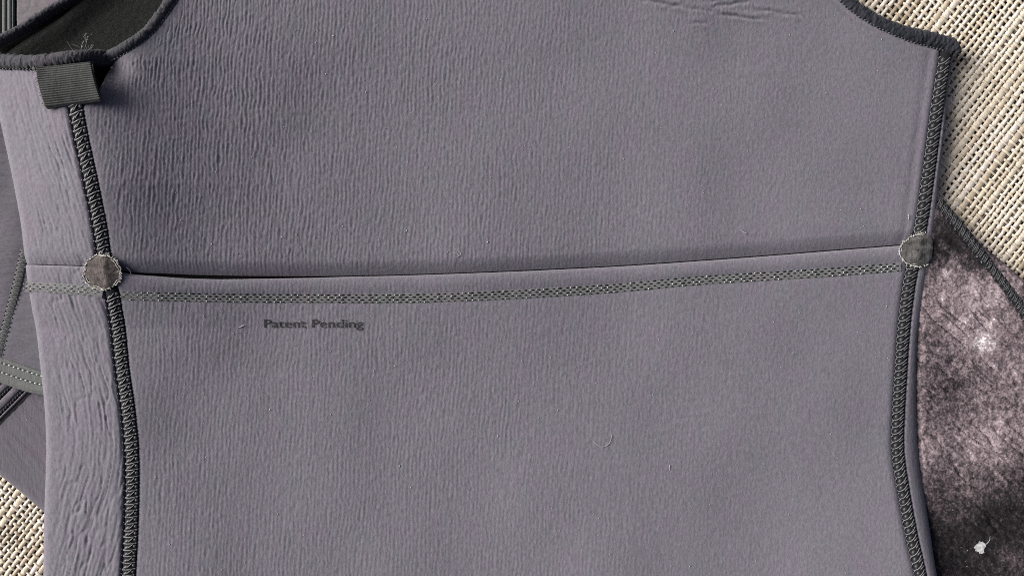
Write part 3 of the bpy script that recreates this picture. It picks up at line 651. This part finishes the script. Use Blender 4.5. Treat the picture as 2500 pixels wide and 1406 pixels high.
def print_mat():
    m, n, l, b = mat("mottled_print"); b.inputs["Roughness"].default_value = .9; b.inputs["Specular IOR Level"].default_value = .08
    vec = coords(n, l)
    big = noise(n, l, vec, PXI / 90, 4, .55, .3); mid = noise(n, l, coords(n, l, (PXI / 11, PXI / 17, PXI / 12), math.radians(-42)), 1, 5, .70, .3)
    fine = noise(n, l, coords(n, l, (PXI / 5, PXI / 5, PXI / 5)), 1, 3, .6)
    mth = lambda op, a, c_: (lambda q: ([l.new(v, q.inputs[k]) if hasattr(v, "node") else setattr(q.inputs[k], "default_value", v) for k, v in enumerate((a, c_))], setattr(q, "operation", op), q.outputs[0])[2])(n.new("ShaderNodeMath"))
    def spot(x, y, r, power):                               # a cloud of the print; dark ones at lower right also paint torso shade
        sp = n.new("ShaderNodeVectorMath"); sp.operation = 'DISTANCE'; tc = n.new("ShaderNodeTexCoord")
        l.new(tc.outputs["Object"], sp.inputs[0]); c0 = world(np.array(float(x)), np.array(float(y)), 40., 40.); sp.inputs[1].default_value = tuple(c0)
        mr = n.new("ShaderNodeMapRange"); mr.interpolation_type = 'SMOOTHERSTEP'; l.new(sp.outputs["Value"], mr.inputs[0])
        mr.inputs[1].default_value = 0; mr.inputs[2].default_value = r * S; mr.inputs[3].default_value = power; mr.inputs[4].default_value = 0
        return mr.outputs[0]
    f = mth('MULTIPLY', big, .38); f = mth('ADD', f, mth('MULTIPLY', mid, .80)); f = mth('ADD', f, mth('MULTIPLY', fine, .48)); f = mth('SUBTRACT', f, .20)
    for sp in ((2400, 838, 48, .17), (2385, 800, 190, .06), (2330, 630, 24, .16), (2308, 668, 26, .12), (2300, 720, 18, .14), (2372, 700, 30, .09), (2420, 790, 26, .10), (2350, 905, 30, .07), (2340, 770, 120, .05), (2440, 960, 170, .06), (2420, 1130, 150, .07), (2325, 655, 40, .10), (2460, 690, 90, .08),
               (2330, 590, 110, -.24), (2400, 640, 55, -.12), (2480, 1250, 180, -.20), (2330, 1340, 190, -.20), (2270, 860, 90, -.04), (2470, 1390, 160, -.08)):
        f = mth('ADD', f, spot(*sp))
    hi = ramp(n, l, f, [(.84, (0, 0, 0)), (.95, (1, 1, 1))])
    c = ramp(n, l, f, [(.28, (.006, .006, .007)), (.47, (.022, .020, .022)), (.58, (.062, .052, .057)), (.69, (.15, .121, .133)), (.81, (.30, .25, .27))])
    c = mixc(n, l, hi, c, (.70, .70, .72))
    sp_ = ramp(n, l, noise(n, l, coords(n, l, (PXI / 7, PXI / 7, PXI / 7)), 1, 2), [(.74, (0, 0, 0)), (.78, (1, 1, 1))])
    c = mixc(n, l, sp_, c, (.40, .35, .37))
    l.new(c, b.inputs["Base Color"]); bump(n, l, b, fine, .7, .7 * S); return m
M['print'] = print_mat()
def edge_fill(name, xl, xr, y0, y1, dx, dy, zf, material, parent, hb, skirt): return panel(name, xl, xr, const(y0), const(y1), dx, dy, zf, material, parent, hb=hb, skirt=skirt)
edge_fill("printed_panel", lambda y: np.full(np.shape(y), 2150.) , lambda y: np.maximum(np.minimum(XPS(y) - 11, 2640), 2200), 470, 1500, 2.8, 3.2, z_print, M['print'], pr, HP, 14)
def z_pstrip(x, y): return HP(x, y) + rnd(XPO(y) - x, 18, 12) + rnd(x - XPS(y) - 11, 8, 5) + .5 * fbm(x / 5., y / 5., 96, 2)
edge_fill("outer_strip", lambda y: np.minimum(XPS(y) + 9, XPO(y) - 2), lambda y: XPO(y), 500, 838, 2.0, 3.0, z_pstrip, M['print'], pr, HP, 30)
cP = curve(PSEAM, 4.0); zP = HP(cP[:, 0], cP[:, 1]) - 6
seamP = roll("overlock_seam", cP, 15, 8, zP, M['base'], pr, hb=HP); tag(seamP, "black overlocked seam crossing the printed garment")
stitches("print", cP, 17.5, zP, seamP, hb=HP)
# white splash of the print
g = Geo(); r = random.Random(3)
def splash(cx, cy, R, n_, tail=None):
    a = np.linspace(0, 2 * np.pi, n_, endpoint=False); rad = R * (1 + .30 * vnoise(a * 3.3, 0 * a + cx, 3) + .22 * vnoise(a * 7, 0 * a + cy, 5))
    X = np.concatenate([[cx], cx + rad * np.cos(a)]); Y = np.concatenate([[cy], cy + rad * np.sin(a) * 1.05])
    V = world(X, Y, HP(X, Y) + 2.2 + .08 * R + 0 * X, HP(X, Y)); k = np.arange(0, n_, 2)
    Q = np.stack([np.zeros(len(k), int), 1 + (k + 2) % n_, 1 + (k + 1) % n_, 1 + k], 1); g.add(V, Q)
splash(2390, 1336, 10.5, 40); splash(2398, 1330, 8, 32); splash(2391, 1327, 6, 26); splash(2396, 1344, 5.5, 26)
P = curve([(2402, 1330), (2410, 1325), (2416, 1317), (2418, 1308)], 2)
V, q = tube_v(world(P[:, 0], P[:, 1], z_print(P[:, 0], P[:, 1]) + 1, HP(P[:, 0], P[:, 1])), np.linspace(.9, .35, len(P)) * S, 5); g.add(V, q)
m, n, l, b = mat("white_splash"); b.inputs["Roughness"].default_value = .7
l.new(ramp(n, l, noise(n, l, coords(n, l), PXI / 9, 3), [(.35, (.22, .24, .245)), (.62, (.50, .52, .52))]), b.inputs["Base Color"])
tag(g.build("white_splash", m, pr, smooth=False), "pale white splash with a thin tail on the dark part of the cloth")

# =================================================================== dark garment with taped hem, left
sl_t = thing("dark_garment", "dark grey garment with zigzag seam and pale hem tape, under the torso at left", "garment", 30, 700)
HG = lambda x, y=None: np.full(np.shape(x), 34.0)
ztop = yof([(-80, 850), (0, 870), (60, 890), (94, 902), (200, 935)]); zbot = yof([(-80, 912), (0, 938), (30, 949), (70, 961), (100, 967), (200, 985)])
XB, VB = np.meshgrid(np.linspace(-80, 190, 110), np.linspace(0, 1, 190)); YB = 180 + VB * (ztop(XB) - 180)
ZB = 34 + 1.0 * fbm(XB / 40., YB / 5., 101, 2) + 5 * vnoise(XB / 90., YB / 120., 102) - 10 * sstep(520, 330, YB) - 2 * np.exp(-((XB - xof([(60, 600), (45, 650), (24, 760), (0, 850), (-20, 930)])(YB)) / 16.) ** 2)
flat_sheet("body_panel", XB, YB, ZB, 34., M['under'], sl_t)
XB, VB = np.meshgrid(np.linspace(-80, 190, 90), np.linspace(0, 1, 50)); YB = ztop(XB) + VB * (zbot(XB) - ztop(XB))
prof = np.interp(VB, [0, .06, .12, .30, .44, .52, .60, .66, .78, .92, 1], [0, 3.2, 3.6, 5.0, 4.6, 3.4, 3.6, 5.5, 7.2, 3.8, -16])
tp = flat_sheet("hem_tape", XB, YB, 34 + prof, 34., M['tape'], sl_t); tag(tp, "pale greenish grey hem tape")
g = Geo()
for fr, ph in ((.19, 0), (.53, 5)):
    x = -30 + ph
    while x < 110:
        y = float(ztop(x) + fr * (zbot(x) - ztop(x))); V, q = blob_v((0, 0, 0), 4.0, 1.8, 2.2, .33, 7, 4)
        g.add(world(V[:, 0] + x, V[:, 1] + y, V[:, 2] + 40.0, 34.), q[:, ::-1]); x += 11.4 * random.uniform(.95, 1.05)
tag(g.build("hem_stitches", M['glint'], tp), kind="stuff")
ZSEAM = [(66, 600), (52, 655), (40, 700), (27, 765), (8, 815), (-4, 870)]
ZSEAM = [(60, 610), (47, 670), (34, 722), (18, 782), (4, 835), (-8, 890)]
cZ = curve(ZSEAM, 4); zZ = np.full(len(cZ), 34.)
sz = roll("zigzag_seam", cZ, 10, 2.0, zZ, M['tapedark'], sl_t, hb=lambda x, y: HG(x)); stitches("zigzag", cZ, 11.5, zZ, sz, hb=lambda x, y: HG(x), scale=.95)

# =================================================================== lower left garment with double black seams
lg = thing("twill_garment", "purplish grey neoprene garment with two black stitched bands, lowest layer in the bottom left corner", "garment", 40, 1080)
LB = yof([(-120, 1072), (-40, 1135), (0, 1167), (43, 1202), (98, 1250), (220, 1355)])
XB, VB = np.meshgrid(np.linspace(-120, 210, 120), np.linspace(0, 1, 130)); YB = 900 + VB * (LB(XB) - 900); dE = (LB(XB) - YB) * .77
u = XB * .70 + YB * .71
ZB = 16 + .7 * fbm((XB * .71 - YB * .70) / 8., u / 60., 111, 2) + rnd(dE, 22, 14) - 20 * (VB == 1)
flat_sheet("body_panel", XB, YB, ZB, 16., M['under_twill'], lg)
dirv = np.array([-.705, .709]); nv_ = np.array([.709, .705])           # along the bands, and across towards lower right
for o0, o1, hh in ((-64, -47, 5), (-40, -19, 6), (-12, -5, 4)):
    base_p = np.array([74., 958.]); L = np.linspace(-60, 190, 60); O = np.linspace(o0, o1, 12)
    Xb = base_p[0] + L[:, None] * dirv[0] + O[None] * nv_[0]; Yb = base_p[1] + L[:, None] * dirv[1] + O[None] * nv_[1]
    f = (O - o0) / (o1 - o0); Zb_ = 17 + hh * np.sqrt(np.clip(1 - (2 * f - 1) ** 2, 0, 1))[None] + .6 * fbm(Xb / 8, Yb / 8, 115)
    flat_sheet("seam_band", Xb, Yb, Zb_, 18., M['under'], lg)
    if o1 < -6:
        g = Geo()
        for k in range(30):
            L_ = -50 + k * 8.2; p = base_p + dirv * L_ + nv_ * (o1 + 3.2 + random.uniform(-.8, .8))
            V, q = blob_v((0, 0, 0), 4.6, 4.2, 4, random.uniform(2.0, 2.6), 7, 4); g.add(world(V[:, 0] + p[0], V[:, 1] + p[1], V[:, 2] + 19, 18.), q[:, ::-1])
        tag(g.build("seam_stitches", M['hole'], lg), kind="stuff")
O = np.array([-70., 1.5]); L = np.linspace(-60, 190, 4); base_p = np.array([74., 958.])
Xb = base_p[0] + L[:, None] * dirv[0] + O[None] * nv_[0]; Yb = base_p[1] + L[:, None] * dirv[1] + O[None] * nv_[1]
flat_sheet("seam_backing", Xb, Yb, 17.2 + 0 * Xb, 18., M['hole'], lg)

# =================================================================== lint and stray fibres on the torso
def surf(x, y): return (z_waist if y > FOLD(x) else z_chest)(np.array([float(x)]), np.array([float(y)]))[0]
def fibre(pts, label, rad=.55):
    P = curve(pts, 2.0); z = np.array([surf(*p) for p in P]); z = np.maximum(z, HT(P[:, 0], P[:, 1])) + 1.1
    V, q = tube_v(world(P[:, 0], P[:, 1], z, HT(P[:, 0], P[:, 1])), rad * S, 5)
    tag(link_mesh("fibre", V, q, M['lint']), label, "fibre", "stray pale fibres on the torso")
fibre([(1449, 1076), (1456, 1083), (1464, 1088), (1472, 1090), (1481, 1087), (1489, 1079), (1494, 1062)], "white U shaped fibre lying low on the waist panel, right of the middle")
fibre([(1111, 607), (1118, 610), (1124, 616), (1125, 621), (1119, 626), (1115, 627)], "small pale hooked fibre just above the middle of the fold")
fibre([(582, 800), (588, 798), (592, 796), (597, 794)], "short white fibre lying left of the printed words", 1.1)
fibre([(1636, 1147), (1634, 1141), (1636, 1134)], "tiny upright white fibre at the lower right of the waist panel", .8)
fibre([(1806, 562), (1812, 564), (1817, 568), (1823, 569)], "pale fibre scrap resting above the fold towards the right", 1.0)
fibre([(2217, 524), (2219, 530), (2217, 536)], "white lint flake standing beside the right seam", 1.0)
g = Geo(); r = random.Random(12)
for k in range(330):
    x, y = r.uniform(300, 2230), r.uniform(5, 1400)
    if not (FRONT_L(y) + 20 < x < FRONT_R(y) - 20) or abs(y - FOLD(x)) < 40: continue
    sc = 1.0 if r.random() > .2 else 1.6
    V, q = blob_v((0, 0, 0), r.uniform(.7, 1.7) * sc, r.uniform(.6, 1.0) * sc, .7, r.random() * 3.1, 6, 4); z = max(surf(x, y), float(HT(x, y))) + .6
    g.add(world(V[:, 0] + x, V[:, 1] + y, V[:, 2] + z, float(HT(x, y))), q[:, ::-1])
tag(g.build("lint_specks", M['lint']), "tiny white lint specks scattered over the grey torso panels", "lint", kind="stuff")
